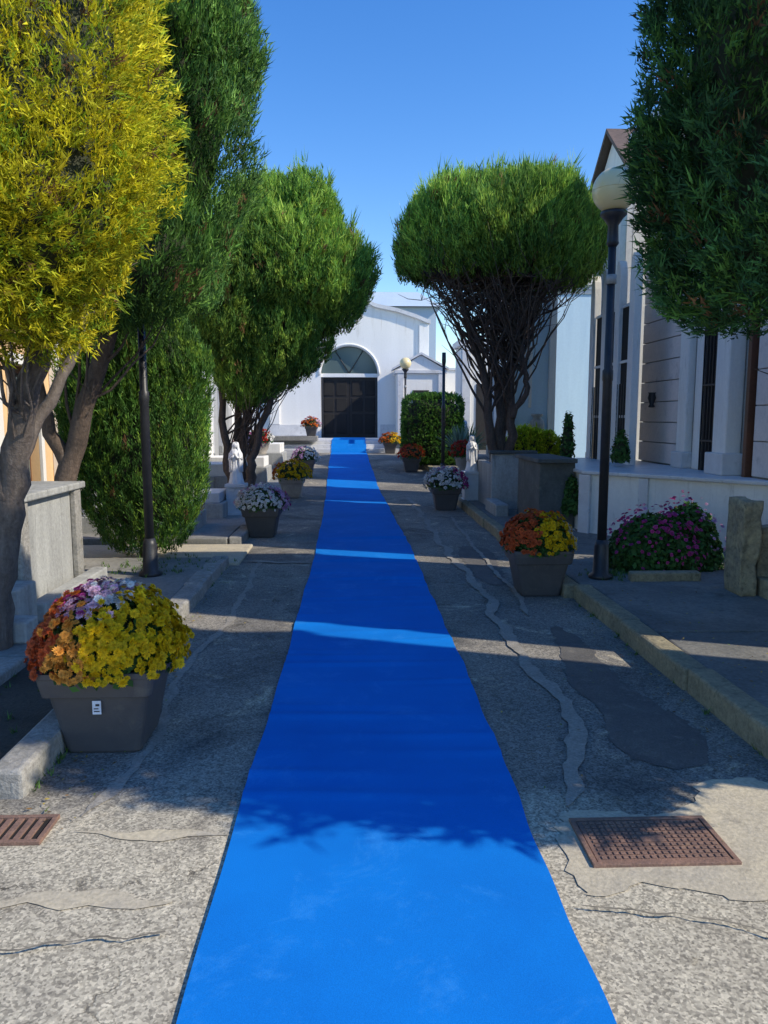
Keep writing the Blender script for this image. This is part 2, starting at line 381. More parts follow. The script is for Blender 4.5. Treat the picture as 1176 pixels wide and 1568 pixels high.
mh=empty('manhole_cover')
boxes('frame',[(.84,1.38,2.475,2.495,0,.016),(.84,1.38,2.775,2.795,0,.016),(.84,.86,2.4955,2.7745,0,.016),(1.36,1.38,2.4955,2.7745,0,.016)],RUST,mh,.002)
boxes('plate',[(.864,1.356,2.499,2.771,0,.012)],RUST,mh,.002)
st=[]
for i in range(18):
    for j in range(10):
        if 7<=i<=10 and 4<=j<=5: continue
        x=.884+i*.0262; y=2.513+j*.0258
        st.append((x,x+.019,y,y+.018,.012,.0165))
boxes('studs',st,RUST,mh,.0015)
boxes('centre_plate',[(1.072,1.165,2.618,2.658,.012,.0155)],RUST,mh,.002)
gr=empty('drain_grate')
boxes('frame',[(-1.9,-1.2,2.70,2.72,0,.016),(-1.9,-1.2,2.88,2.90,0,.016),(-1.22,-1.2,2.7205,2.8795,0,.016)],RUST,gr,.002)
boxes('bars',[(-1.86+i*.042,-1.835+i*.042,2.722,2.878,0,.013) for i in range(15)],RUST,gr,.002)
boxes('pit',[(-1.88,-1.23,2.723,2.877,0,.006)],DARKIN,gr,0)

lp=empty('left_pavement')
def kerbline(x0,x1,y0,y1,h,mat,parent,seg=1.0,nm='kerb_stone'):
    y=y0
    while y<y1-.05:
        e=min(y+seg,y1); slab(nm,x0,x1,y+.006,e-.006,h+rnd.uniform(-.008,.008),mat,parent,bevel=.02); y=e
kerbline(-1.56,-1.41,3.05,4.7,.13,KERB,lp,.85)
kerbline(-1.56,-1.39,4.7,8.1,.12,KERB,lp,1.0)
kerbline(-1.62,-1.46,9.4,24.6,.12,KERB,lp,1.0)
slab('slab',-3.6,-1.565,4.72,8.1,.10,PAVE,lp)
slab('slab',-3.6,-1.63,9.4,24.6,.10,PAVE,lp)
slab('cross_path_slab',-6,-1.3,8.13,9.37,.03,CEMENT,lp)
slab('bed_kerb',-3.4,-1.57,3.05,3.2,.12,KERB,lp)
slab('bed_step',-3.4,-2.1,4.3,4.7,.10,KERB,lp)
boxes('soil_bed',[(-3.4,-1.565,3.205,4.69,-.02,.035)],SOIL,lp,0)
slab('outer_slab',-9,-3.62,3.05,8.1,.08,PAVE,lp); slab('outer_slab',-9,-3.62,9.4,24.6,.08,PAVE,lp)
rp=empty('right_pavement')
kerbline(1.93,2.08,3.1,6.5,.14,KERBM,rp,1.1)
kerbline(1.86,2.0,6.5,24.6,.13,KERBM,rp,1.1)
slab('slab',2.085,3.6,3.1,5.0,.12,PAVED,rp); slab('slab',2.085,3.6,5.012,6.5,.125,PAVED,rp); slab('slab',2.005,3.6,6.51,24.6,.12,PAVED,rp)
slab('outer_slab',3.61,9,1.2,24.6,.11,PAVED,rp)
slab('bush_bed_kerb',2.5,3.15,6.62,6.74,.20,KERBM,rp)

def carpet():
    yy=[];zz=[]
    y=.2
    while y<24.9: yy.append(y); zz.append(gz(y)+.014); y+=.025 if y<10 else .12
    g=gz(25)
    yy+=[24.98,24.985]; zz+=[g+.012,g+.012]
    Y=25.0;z=g
    for s in range(3):
        yy+=[Y-.012,Y-.012,Y+.30]; zz+=[z+.014,z+.1475,z+.1475]; z+=.1335; Y+=.33
    yy+=[26.5,28.9]; zz+=[z+.0145,z+.0145]
    v=[];f=[];nx=14
    rng=np.random.default_rng(3); wf=wavefield(rng,3.0)
    r=random.Random(11)
    folds=[(r.uniform(.007,.015),3.0+i*.21+r.uniform(-.07,.07)) for i in range(24)]+[(.024,7.3),(.008,7.9),(.03,8.25),(.028,9.9),(.01,11.2),(.024,12.4),(.014,14.2)]
    for i,(y,z) in enumerate(zip(yy,zz)):
        e1=.006*math.sin(y*1.7)+.004*math.sin(y*5.1+1); e2=.008*math.sin(y*1.3+2)+.005*math.sin(y*4.3)+.004*math.sin(y*11)
        for j in range(nx+1):
            t=j/nx; x=cx(y)-.58+e1+(1.16-e1+e2)*t
            dz=0
            if y<24.8:
                fold=sum(a*(.55+.45*math.sin(3*x+y0*7))*math.exp(-((y-y0-.03*math.sin(x*2+y0))/.035)**2) for a,y0 in folds)
                dz=fold+max(0,.002*float(wf(np.array([[x*.6,y*2.,0]]))[0]))
            v.append((x,y,z+dz))
    w=nx+1
    for i in range(len(yy)-1):
        for j in range(nx): a=i*w+j; f.append((a,a+1,a+w+1,a+w))
    o=mesh('blue_carpet',v,f,CARPET_)
    o.data.polygons.foreach_set('use_smooth',[True]*len(o.data.polygons))
    return o
carpet()

stp=empty('entrance_steps'); g=gz(25)
boxes('step',[(-3.4,3.4,25.0,29.0,g-.1,g+.1335),(-3.1,3.0,25.33,29.0,g+.134,g+.267),(-2.9,2.8,25.66,29.0,g+.2675,g+.4005)],MARBLE,stp,.01)
boxes('side_block',[(-3.3,-1.3,25.05,25.9,g+.4012,g+.55),(1.0,2.2,25.05,25.9,g+.4012,g+.5)],PAVE,stp,.01)

# ------------------------------------------------------------------ chapel
ch=empty('white_chapel'); CXc=-.26; ZB=.86
def wallseg(xs,lo,hi,y0,y1,nm,mat):
    v=[];f=[]
    for x in xs:
        v+=[(x,y0,lo(x)),(x,y0,hi(x)),(x,y1,lo(x)),(x,y1,hi(x))]
    for i in range(len(xs)-1):
        a=4*i;b_=a+4
        f+=[(a,b_,b_+1,a+1),(a+2,a+3,b_+3,b_+2),(a+1,b_+1,b_+3,a+3),(a,a+2,b_+2,b_)]
    f+=[(0,1,3,2),(4*(len(xs)-1),4*(len(xs)-1)+2,4*(len(xs)-1)+3,4*(len(xs)-1)+1)]
    return mesh(nm,v,f,mat,ch)
PR=[(0,6.2),(.45,6.12),(.8,5.88),(1.0,5.78),(1.8,5.62),(2.5,5.4),(3.0,5.2)]
def top(x):
    d=abs(x-CXc)
    for i in range(len(PR)-1):
        if d<=PR[i+1][0]:
            t=(d-PR[i][0])/(PR[i+1][0]-PR[i][0]); return PR[i][1]+(PR[i+1][1]-PR[i][1])*t
    return PR[-1][1]
R=1.08; ZS=3.22
lin=lambda a,b,n:[a+(b-a)*i/n for i in range(n+1)]
wallseg(lin(CXc-3.0,CXc-R,20),lambda x:.3,top,29,29.4,'facade_left',CHW)
wallseg(lin(CXc+R,CXc+3.0,20),lambda x:.3,top,29,29.4,'facade_right',CHW)
xa=[CXc-R*math.cos(math.pi*i/32) for i in range(33)]
wallseg(xa,lambda x:ZS+math.sqrt(max(0,R*R-(x-CXc)**2)),top,29,29.4,'facade_over_arch',CHW)
v=[];f=[];xs=lin(CXc-3.08,CXc+3.08,60)
for x in xs:
    t=top(x); v+=[(x,28.86,t-.06),(x,28.86,t+.08),(x,29.5,t+.08),(x,29.5,t-.06)]
for i in range(60):
    for k in range(4): f.append((4*i+k,4*i+(k+1)%4,4*i+4+(k+1)%4,4*i+4+k))
f+=[(0,1,2,3),(240,241,242,243)]
mesh('gable_cornice',v,f,MARBLE,ch)
T=Tubes()
pts=[(CXc+(R+.06)*math.cos(math.pi*i/24),28.985,ZS+(R+.06)*math.sin(math.pi*i/24)) for i in range(25)]
T.add(pts,[.04]*25,6); T.obj('arch_moulding',CHW,ch)
boxes('body',[(CXc-2.95,CXc+2.95,32.0,36,.3,5.1),(CXc-2.95,CXc-2.75,29.405,31.99,.3,5.1),(CXc+2.75,CXc+2.95,29.405,31.99,.3,5.1)],CHW,ch,0)
boxes('interior',[(CXc-2.7,CXc+2.7,31.5,31.9,.3,5.05),(CXc-2.7,CXc-2.5,29.45,31.49,.3,5.05),(CXc+2.5,CXc+2.7,29.45,31.49,.3,5.05),(CXc-2.7,CXc+2.7,29.45,31.9,5.06,5.1),(CXc-2.7,CXc+2.7,29.3,31.9,.4,.84)],DARKIN,ch,0)
boxes('door_lintel',[(CXc-R,CXc+R,29.12,29.24,3.14,3.28)],CHW,ch,.01)
boxes('door_leaves',[(CXc-R+.002,CXc-.008,29.24,29.29,.85,3.139),(CXc+.008,CXc+R-.002,29.24,29.29,.85,3.139)],DOOR,ch,0)
pn=[]
for s in (-1,1):
    for z0_,z1_ in ((1.0,1.75),(1.85,2.35),(2.45,3.02)):
        for a_,b2 in ((.10,.50),(.60,.98)):
            pn.append((CXc+s*a_,CXc+s*b2,29.215,29.238,z0_,z1_))
boxes('door_panels',pn,DARKIN,ch,.01)
boxes('door_frame',[(CXc-R+.001,CXc-R+.09,29.13,29.21,.85,3.135),(CXc+R-.09,CXc+R-.001,29.13,29.21,.85,3.135)],IRON,ch,.003)
v=[(CXc,29.2,3.285)];f=[]
for i in range(25):
    t=math.pi*i/24; v.append((CXc+(R-.02)*math.cos(t),29.2,3.285+(R-.09)*math.sin(t)))
for i in range(1,25): f.append((0,i,i+1))
mesh('lunette_glass',v,f,GLASS,ch)
T=Tubes()
for a in (60,120):
    t=math.radians(a); T.add([(CXc,29.18,3.29),(CXc+(R-.03)*math.cos(t),29.18,3.29+(R-.1)*math.sin(t))],[.018,.018],4)
T.obj('lunette_bars',IRON,ch)
T=Tubes(); T.add([(CXc+.33*math.cos(math.pi*2*i/24),28.98,5.42+.33*math.sin(math.pi*2*i/24)) for i in range(25)],[.035]*25,6); T.obj('oculus_ring',MARBLE,ch)
v=[(CXc,28.985,5.42)]+[(CXc+.3*math.cos(math.pi*2*i/24),28.985,5.42+.3*math.sin(math.pi*2*i/24)) for i in range(24)]
mesh('oculus_glass',v,[(0,i+1,(i+1)%24+1) for i in range(24)],M('oculus_grey',(.40,.45,.5),(.36,.4,.45),bst=0),ch)
boxes('plinth',[(CXc-3.05,CXc-R-.1,28.93,29.0-.002,.3,1.35),(CXc+R+.1,CXc+3.05,28.93,28.998,.3,1.35)],MARBLE,ch,.01)
boxes('pilasters',[(CXc-3.02,CXc-2.65,28.92,28.996,1.352,5.1),(CXc+2.65,CXc+3.02,28.92,28.996,1.352,5.1)],CHW,ch,.01)

# ------------------------------------------------------------------ tomb chapels
def prism(nm,side,xf,d0,d1,y0,y1,z0,z1,mat,parent):
    ym=(y0+y1)/2; X=lambda d: xf-side*d
    v=[]
    for d in (d0,d1): v+=[(X(d),y0,z0),(X(d),y1,z0),(X(d),ym,z1)]
    return mesh(nm,v,[(0,1,2),(3,4,5),(0,1,4,3),(1,2,5,4),(2,0,3,5)],mat,parent,bevel=.01)
def tomb(name,side,xf,y0,y1,z0,h,wall,trim=None,dw=.95,dh=2.2,depth=1.4,gable=True,door=None,arch=False,gh=.6,urn=False):
    e=empty(name); trim=trim or MARBLE; door=door or DOOR
    X=lambda d: xf-side*d
    B=lambda L:[(X(a),X(b_),c,d,p,q) for a,b_,c,d,p,q in L]
    ym=(y0+y1)/2; a=ym-dw/2; b_=ym+dw/2
    boxes('walls',B([(-depth,-.18,y0,y1,z0,z0+h),(-.18,0,y0,a,z0,z0+h),(-.18,0,b_,y1,z0,z0+h),(-.18,0,a,b_,z0+dh,z0+h)]),wall,e,0)
    boxes('door',B([(-.175,-.12,a+.002,b_-.002,z0,z0+dh-.002)]),door,e,0)
    boxes('door_panels',B([(-.119,-.10,a+.08,ym-.04,z0+.15,z0+dh*.45),(-.119,-.10,ym+.04,b_-.08,z0+.15,z0+dh*.45),(-.119,-.10,a+.08,ym-.04,z0+dh*.52,z0+dh-.12),(-.119,-.10,ym+.04,b_-.08,z0+dh*.52,z0+dh-.12)]),GLASS,e,.005)
    boxes('door_frame',B([(.002,.05,a-.1,a-.002,z0,z0+dh),(.002,.05,b_+.002,b_+.1,z0,z0+dh),(.002,.07,a-.14,b_+.14,z0+dh+.002,z0+dh+.14)]),trim,e,.006)
    boxes('pilasters',B([(.002,.12,y0+.004,y0+.28,z0+.35,z0+h-.3),(.002,.12,y1-.28,y1-.004,z0+.35,z0+h-.3)]),trim,e,.01)
    boxes('plinth',B([(.002,.16,y0+.002,a-.15,z0,z0+.348),(.002,.16,b_+.15,y1-.002,z0,z0+.348)]),GREYC,e,.01)
    boxes('capitals',B([(.002,.16,y0+.002,y0+.31,z0+h-.298,z0+h-.2),(.002,.16,y1-.31,y1-.002,z0+h-.298,z0+h-.2)]),trim,e,.01)
    boxes('cornice',B([(-depth-.05,.14,y0-.03,y1+.03,z0+h+.002,z0+h+.09),(-depth-.08,.22,y0-.06,y1+.06,z0+h+.092,z0+h+.17)]),trim,e,.01)
    if gable:
        prism('pediment',side,xf,-depth,.10,y0-.02,y1+.02,z0+h+.172,z0+h+.172+gh,wall,e)
        zt=z0+h+.172
        for s,yy in ((0,y0-.1),(1,y1+.1)):
            v=[]
            ymm=(y0+y1)/2
            P=[(yy,zt+.003),(ymm,zt+gh+.06),(ymm,zt+gh+.14),(yy,zt+.08)]
            for d in (-depth-.1,.24):
                for p in P: v.append((X(d),p[0],p[1]))
            mesh('roof_slope',v,[(0,1,2,3),(4,5,6,7),(0,1,5,4),(1,2,6,5),(2,3,7,6),(3,0,4,7)],trim if not urn else ROOF,e)
    return e
ZP=.93
tomb('unseen_grey_shade_chapel',1,4.5,2.05,3.14,.1,5.1,GREYC,gable=False,dw=.6)  # unseen chapel, added and cut to shade the path beside a sun strip
tomb('unseen_marble_shade_chapel',1,4.5,4.0,6.39,.1,5.2,WHITE,gable=False)  # unseen chapel; gaps either side shaped to drop sun strips on the path
C=empty('travertine_mausoleum'); XF=4.5
boxes('walls',[(XF,XF+1.4,7.25,11.72,.1,5.6)],GREYC,C,0)
pl=[];z=ZP+.02
while z<5.3: pl.append((XF-.06,XF-.002,10.25,11.70,z,z+.285)); z+=.297
boxes('panel_siding',pl,PINK,C,.006)
pl=[];z=ZP+.02
while z<5.3: pl.append((XF-.05,XF-.002,7.3,8.3,z,z+.385)); z+=.397
boxes('panel_siding',pl,PINK,C,.004)
boxes('columns',[(XF-.12,XF-.004,9.93,10.2,ZP+.02,5.3),(XF-.20,XF-.004,8.65,8.98,ZP+.02,5.3)],WHITE,C,.02)
boxes('column_bases',[(XF-.17,XF-.003,9.89,10.23,ZP,ZP+.22),(XF-.26,XF-.003,8.58,9.03,ZP,ZP+.26)],MARBLE,C,.015)
boxes('door',[(XF-.04,XF-.002,9.05,9.6,ZP,3.3)],DOOR,C,.005)
boxes('door_grille',[(XF-.065,XF-.045,9.08+k*.085,9.095+k*.085,ZP,3.28) for k in range(7)]+[(XF-.068,XF-.042,9.06,9.6,z,z+.025) for z in (1.3,2.0,2.7)],IRON,C,.002)
boxes('door_frame',[(XF-.1,XF-.003,8.36,8.43,ZP,3.6),(XF-.09,XF-.003,9.04,9.62,3.3,3.5)],BROWN,C,.005)
boxes('wall_panel',[(XF-.03,XF-.002,9.64,9.88,ZP,5.3),(XF-.03,XF-.002,8.45,8.56,ZP,5.3)],WHITE,C,.005)
boxes('cornice',[(XF-.4,XF+1.5,7.2,11.74,5.602,5.8)],MARBLE,C,.02)
lathe('wall_vase',[(.02,0),(.05,.01),(.03,.05),(.06,.14),(.045,.2),(.06,.22)],(XF-.16,11.0,1.75),IRON,C,12)
pod=empty('podium_wall')
def prismxy(nm,P,z0,z1,mat,parent,bevel=.012):
    n=len(P); vv=[(x,y,z0) for x,y in P]+[(x,y,z1) for x,y in P]
    ff=[tuple(range(n)),tuple(range(n,2*n))]+[(i,(i+1)%n,(i+1)%n+n,i+n) for i in range(n)]
    return mesh(nm,vv,ff,mat,parent,bevel=bevel)
prismxy('wall',[(2.95,9.6),(4.45,7.78),(4.45,12.6),(2.95,12.6)],.1,ZP-.05,WHITE,pod)
prismxy('coping',[(2.90,9.58),(4.47,7.68),(4.47,12.65),(2.90,12.65)],ZP-.048,ZP,MARBLE,pod)
prismxy('corner_post',[(2.88,9.62),(2.98,9.48),(3.07,9.56),(2.97,9.70)],.1,ZP-.052,MARBLE,pod)
prismxy('mid_post',[(3.42,8.98),(3.50,8.88),(3.58,8.95),(3.50,9.05)],.1,ZP-.052,MARBLE,pod)
gp=empty('gothic_pillar_screen')
def pillar(x,y,z0,z1,w=.10,t=.055):
    v=[];f=[];prof=[(w,z0),(w,z1-.35),(w*.95,z1-.22),(w*.75,z1-.1),(w*.4,z1-.025),(0.01,z1)]
    for (hw,z) in prof:
        v+=[(x-t,y-hw,z),(x+t,y-hw,z),(x+t,y+hw,z),(x-t,y+hw,z)]
    for i in range(len(prof)-1):
        for k in range(4): f.append((4*i+k,4*i+(k+1)%4,4*i+4+(k+1)%4,4*i+4+k))
    f.append((0,1,2,3))
    mesh('pillar',v,f,WHITE,gp,bevel=.008)
for y in (10.75,11.35,11.95,12.55): pillar(3.95,y,ZP,3.9)
boxes('glazing',[(3.945,3.955,y+.11,y+.49,ZP,3.25) for y in (10.75,11.35,11.95)],DARKIN,gp,0)
boxes('rails',[(3.925,3.943,y+.11,y+.49,z,z+.04) for z in (1.6,2.4,3.2) for y in (10.75,11.35,11.95)],MARBLE,gp,.003)
boxes('iron_bars',[(3.90,3.915,y+.10+k*.1,y+.115+k*.1,ZP,2.1) for k in range(5) for y in (10.75,11.35,11.95)],IRON,gp,.002)
tomb('brown_roof_mausoleum',1,4.58,12.7,14.4,.6,4.9,WHITE,gable=True,gh=.75,urn=True)
tomb('pale_blue_tomb_chapel',1,3.75,16.5,18.3,.35,3.9,BLUEW,WHITE,gable=True)
tomb('white_tomb_chapel',1,4.0,19.3,22.2,.45,3.6,WHITE,gable=True)
bw=empty('pale_blue_tomb_wall')
boxes('wall',[(3.05,3.9,14.9,15.1,.12,4.0)],BLUEW,bw,0)
boxes('pilasters',[(3.0,3.12,14.82,14.898,.3,3.9),(3.78,3.92,14.82,14.898,.3,3.9),(3.40,3.46,14.86,14.898,1.8,3.0)],WHITE,bw,.01)
boxes('coping',[(2.95,3.98,14.78,15.14,4.002,4.12)],WHITE,bw,.01)
lathe('urn',[(.03,0),(.10,.02),(.05,.08),(.09,.15),(.15,.3),(.14,.38),(.07,.45),(.12,.5),(.11,.53)],(3.55,14.75,1.15),GREYC,bw,16)
boxes('urn_shelf',[(3.3,3.8,14.62,14.896,1.05,1.15)],MARBLE,bw,.01)
sp=empty('pediment_tomb_house')
boxes('walls',[(1.5,3.2,27.6,28.85,.4,3.2)],CHW,sp,.01)
boxes('cornice',[(1.4,3.3,27.5,28.87,3.202,3.32)],MARBLE,sp,.01)
mesh('pediment',[(1.42,27.55,3.323),(3.28,27.55,3.323),(2.35,27.55,3.85),(1.42,28.86,3.323),(3.28,28.86,3.323),(2.35,28.86,3.85)],[(0,1,2),(3,4,5),(0,1,4,3),(1,2,5,4),(2,0,3,5)],CHW,sp)
for s in (-1,1):
    x=2.35+s*1.02
    mesh('raking_cornice',[(x,27.45,3.33),(2.35,27.45,3.87),(2.35,27.45,3.95),(x,27.45,3.40),(x,28.87,3.33),(2.35,28.87,3.87),(2.35,28.87,3.95),(x,28.87,3.40)],[(0,1,2,3),(4,5,6,7),(0,1,5,4),(1,2,6,5),(2,3,7,6),(3,0,4,7)],MARBLE,sp)
boxes('door',[(2.05,2.65,27.57,27.597,.9,2.6)],DOOR,sp,.005)
boxes('pilasters',[(1.5,1.72,27.52,27.597,.4,3.2),(2.98,3.2,27.52,27.597,.4,3.2)],MARBLE,sp,.01)
tb=empty('cream_tomb_house')
boxes('walls',[(3.4,5.6,24.6,26.0,.4,3.9)],WHITE,tb,.01)
boxes('cornice',[(3.3,5.7,24.5,26.1,3.902,4.1)],MARBLE,tb,.01)
boxes('door',[(3.9,4.6,24.57,24.597,.45,2.7)],DOOR,tb,.01)
boxes('pilasters',[(3.42,3.7,24.5,24.597,.45,3.9),(4.9,5.15,24.5,24.597,.45,3.9)],MARBLE,tb,.01)
db=empty('distant_pale_building')
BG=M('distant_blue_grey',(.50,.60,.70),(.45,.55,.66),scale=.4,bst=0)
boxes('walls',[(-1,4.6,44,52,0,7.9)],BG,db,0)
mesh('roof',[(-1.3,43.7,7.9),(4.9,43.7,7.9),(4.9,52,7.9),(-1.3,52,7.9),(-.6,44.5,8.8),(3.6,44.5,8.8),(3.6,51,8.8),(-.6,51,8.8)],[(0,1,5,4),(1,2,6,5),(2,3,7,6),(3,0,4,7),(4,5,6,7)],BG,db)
tomb('cream_tomb_chapel',-1,-4.6,6.2,8.6,.1,3.6,CREAM,CREAM,gable=True,door=BROWN)
tomb('orange_tomb_chapel',-1,-4.5,9.3,11.6,.1,3.4,ORANGE,WHITE,gable=True,door=BROWN,dw=.8)
tomb('white_marble_tomb_chapel',-1,-4.3,12.0,14.2,.1,3.6,WHITE,gable=True)
tomb('plaster_tomb_chapel',-1,-4.2,15.0,17.4,.15,3.4,WHITE,CREAM,gable=True)
tomb('stone_tomb_chapel',-1,-4.0,18.2,20.8,.3,3.6,MARBLE,gable=True)
tomb('ochre_tomb_chapel',-1,-3.9,21.5,24.2,.45,3.5,WHITE,gable=True)
wl=empty('cemetery_wall'); boxes('wall',[(-12,CXc-3.05,29.1,29.35,.3,3.4),(CXc+3.05,12,29.1,29.35,.3,3.4)],CHW,wl,.01); boxes('coping',[(-12,CXc-3.1,29.05,29.4,3.402,3.5),(CXc+3.1,12,29.05,29.4,3.402,3.5)],MARBLE,wl,.01)

gt=empty('concrete_family_tomb')
boxes('body',[(-3.9,-2.5,5.5,6.75,.1,.98)],GREYC,gt,.012)
boxes('cover',[(-3.95,-2.43,5.44,6.81,.982,1.04)],GREYC,gt,.012)
boxes('corner_rib',[(-2.498,-2.45,6.6,6.74,.1,.98),(-2.498,-2.45,5.52,5.66,.1,.98)],KERB,gt,.008)
boxes('steps',[(-3.6,-2.35,5.15,5.495,.1,.42),(-3.6,-2.2,4.95,5.148,.1,.25)],GREYC,gt,.015)
boxes('low_kerb',[(-2.43,-2.3,5.5,6.9,.1,.24)],GREYC,gt,.012)
def grave(name,x,y,w,l,zt,mat,stone=True,side=1,h=.5):
    e=empty(name); g=gz(y)+.1
    boxes('kerb',[(x-w/2,x+w/2,y-l/2,y+l/2,g-.05,g+zt*.6)],GREYC,e,.012)
    boxes('slab',[(x-w/2+.06,x+w/2-.06,y-l/2+.06,y+l/2-.06,g+zt*.6+.002,g+zt)],mat,e,.012)
    if stone:
        n=12; xx=x-side*w*.35
        P=[(y-.28,g+zt),(y+.28,g+zt)]+[(y+.28*math.cos(math.pi*i/n),g+zt+h+.2*math.sin(math.pi*i/n)) for i in range(n+1)]
        v=[(xx-.05,a,b_) for a,b_ in P]+[(xx+.05,a,b_) for a,b_ in P]; m=len(P)
        mesh('headstone',v,[tuple(range(m)),tuple(range(m,2*m))]+[(i,(i+1)%m,(i+1)%m+m,i+m) for i in range(m)],mat,e,bevel=.008)
    return e
grave('marble_grave',-2.9,10.3,1.5,.9,.35,MARBLE)
grave('marble_grave',-2.7,11.7,1.4,.9,.38,MARBLE)
grave('marble_grave',-2.9,15.2,1.6,1.0,.6,WHITE,h=.9)
grave('marble_grave',-2.8,17.3,1.6,1.0,.55,WHITE,h=.8)
grave('marble_grave',-2.7,20,1.6,1.2,.6,WHITE,h=.9)
grave('marble_grave',2.65,15.8,1.1,.9,.4,WHITE,side=-1)
grave('marble_grave',2.7,21.5,1.1,.9,.4,MARBLE,side=-1)

pw=empty('stone_planter_wall')
boxes('walls',[(2.2,2.95,12.15,12.28,.1,1.02),(2.2,2.33,12.285,13.5,.1,.85),(2.2,2.95,13.505,13.62,.1,.85)],GREYC,pw,.015)
boxes('cap',[(2.16,2.94,12.11,12.31,1.022,1.07)],DARKST,pw,.01)
boxes('soil',[(2.335,2.94,12.285,13.5,.1,.7)],SOIL,pw,0)
boxes('footing',[(2.1,2.3,11.2,12.13,.1,.3)],GREYC,pw,.02)
dk=empty('dark_granite_tomb')
boxes('body',[(2.45,2.93,9.95,11.3,.1,1.0)],DARKST,dk,.012); boxes('top_slab',[(2.41,2.94,9.88,11.36,1.002,1.06)],DARKST,dk,.01)

def roughstone(x,y,z0,w,d,h,seed):
    bm=bmesh.new(); bmesh.ops.create_cube(bm,size=1)
    bmesh.ops.scale(bm,vec=(w,d,h),verts=bm.verts); bmesh.ops.subdivide_edges(bm,edges=bm.edges,cuts=11,use_grid_fill=True)
    rng=np.random.default_rng(seed); a=wavefield(rng,9);c_=wavefield(rng,26);e_=wavefield(rng,60)
    for q in bm.verts:
        p=np.array([list(q.co)]); k=.022*float(a(p)[0])+.013*float(c_(p)[0])+.006*float(e_(p)[0])
        q.co+=q.co.normalized()*k+Vector((k,-k,0))*.6
    bmesh.ops.translate(bm,verts=bm.verts,vec=(x,y,z0+h/2))
    me=bpy.data.meshes.new('stone'); bm.to_mesh(me); bm.free(); me.materials.append(ROUGHST)
    me.polygons.foreach_set('use_smooth',[True]*len(me.polygons))
    return bpy.data.objects.new('stone',me)
rs=empty('weathered_stone_post')
link(roughstone(3.26,6.15,.10,.14,.3,.82,1),rs); link(roughstone(3.52,6.25,.1,.30,.35,.58,2),rs); link(roughstone(3.6,6.1,.1,.5,.5,.18,3),rs)

# ------------------------------------------------------------------ lamps
def lamp(x,y,h,globe=True,z0=None,gr_=.19):
    e=empty('street_lamp'); z=gz(y)+.1 if z0 is None else z0
    lathe('base',[(.11,0),(.11,.03),(.075,.05),(.065,.3),(.05,.36)],(x,y,z),IRON,e,20)
    lathe('pole',[(.042,.3),(.042,h*.55),(.048,h*.555),(.048,h*.58),(.036,h*.585),(.034,h-.28)],(x,y,z),IRON,e,18)
    lathe('collar',[(.036,h-.3),(.055,h-.27),(.05,h-.25),(.045,h-.12),(.085,h-.06),(.115,h-.03),(.11,h)] if globe else [(.036,h-.3),(.05,h-.2),(.045,h)],(x,y,z),IRON,e,24)
    if globe:
        lathe('globe',[(max(.01,gr_*math.sin(t)),h+gr_*.93-gr_*math.cos(t)) for t in [math.pi*(.12+.88*i/20) for i in range(21)]],(x,y,z),GLOBE,e,32)
        lathe('globe_seam',[(gr_*1.005,h+gr_*.91),(gr_*1.02,h+gr_*.93),(gr_*1.005,h+gr_*.95)],(x,y,z),GLOBE,e,32)
        lathe('sleeve',[(.046,h-.62),(.046,h-.54)],(x,y,z),GREYC,e,16)
    return e
lamp(2.27,6.8,3.28,z0=.12)
lamp(-1.98,7.17,3.0,z0=.10)
lamp(1.62,25.0,2.65)
lamp(2.02,17.5,2.9,globe=False)

# ------------------------------------------------------------------ planters
def rsq(hw,z,x,y,rr=.03,n=4):
    out=[]
    for q,(sx,sy) in enumerate(((1,1),(-1,1),(-1,-1),(1,-1))):
        for i in range(n+1):
            t=math.pi/2*(q+i/n)
            out.append((x+sx*(hw-rr)+rr*math.cos(t),y+sy*(hw-rr)+rr*math.sin(t),z))
    return out
def pot(x,y,z,s,mat,parent,square=True):
    prof=[(.17,.0),(.178,.012),(.232,.30),(.236,.305),(.256,.307),(.268,.37),(.27,.395),(.274,.40),(.274,.425),(.25,.425),(.243,.37)]
    if not square:
        return lathe('pot',[(r*s,zz*s) for r,zz in [(.14,0),(.17,.03),(.14,.06),(.22,.18),(.25,.32),(.28,.36),(.28,.4),(.24,.4),(.22,.34)]],(x,y,z),mat,parent,28)
    v=[];f=[];K=20
    for hw,zz in prof: v+=rsq(hw*s,z+zz*s,x,y,.035*s)
    for i in range(len(prof)-1):
        for j in range(K):
            a=i*K+j;b_=i*K+(j+1)%K; f.append((a,b_,b_+K,a+K))
    f.append(tuple(range(K)))
    o=mesh('pot',v,f,mat,parent)
    boxes('pot_soil',[(x-.24*s,x+.24*s,y-.24*s,y+.24*s,z+.3*s,z+.375*s)],SOIL,parent,0)
    return o
OR=(.80,.20,.03);RD=(.62,.05,.03);MG=(.60,.07,.30);PK=(.90,.58,.70);YE=(.90,.58,.01);WH=(.90,.88,.84);RU=(.68,.13,.04);LI=(.78,.48,.72)
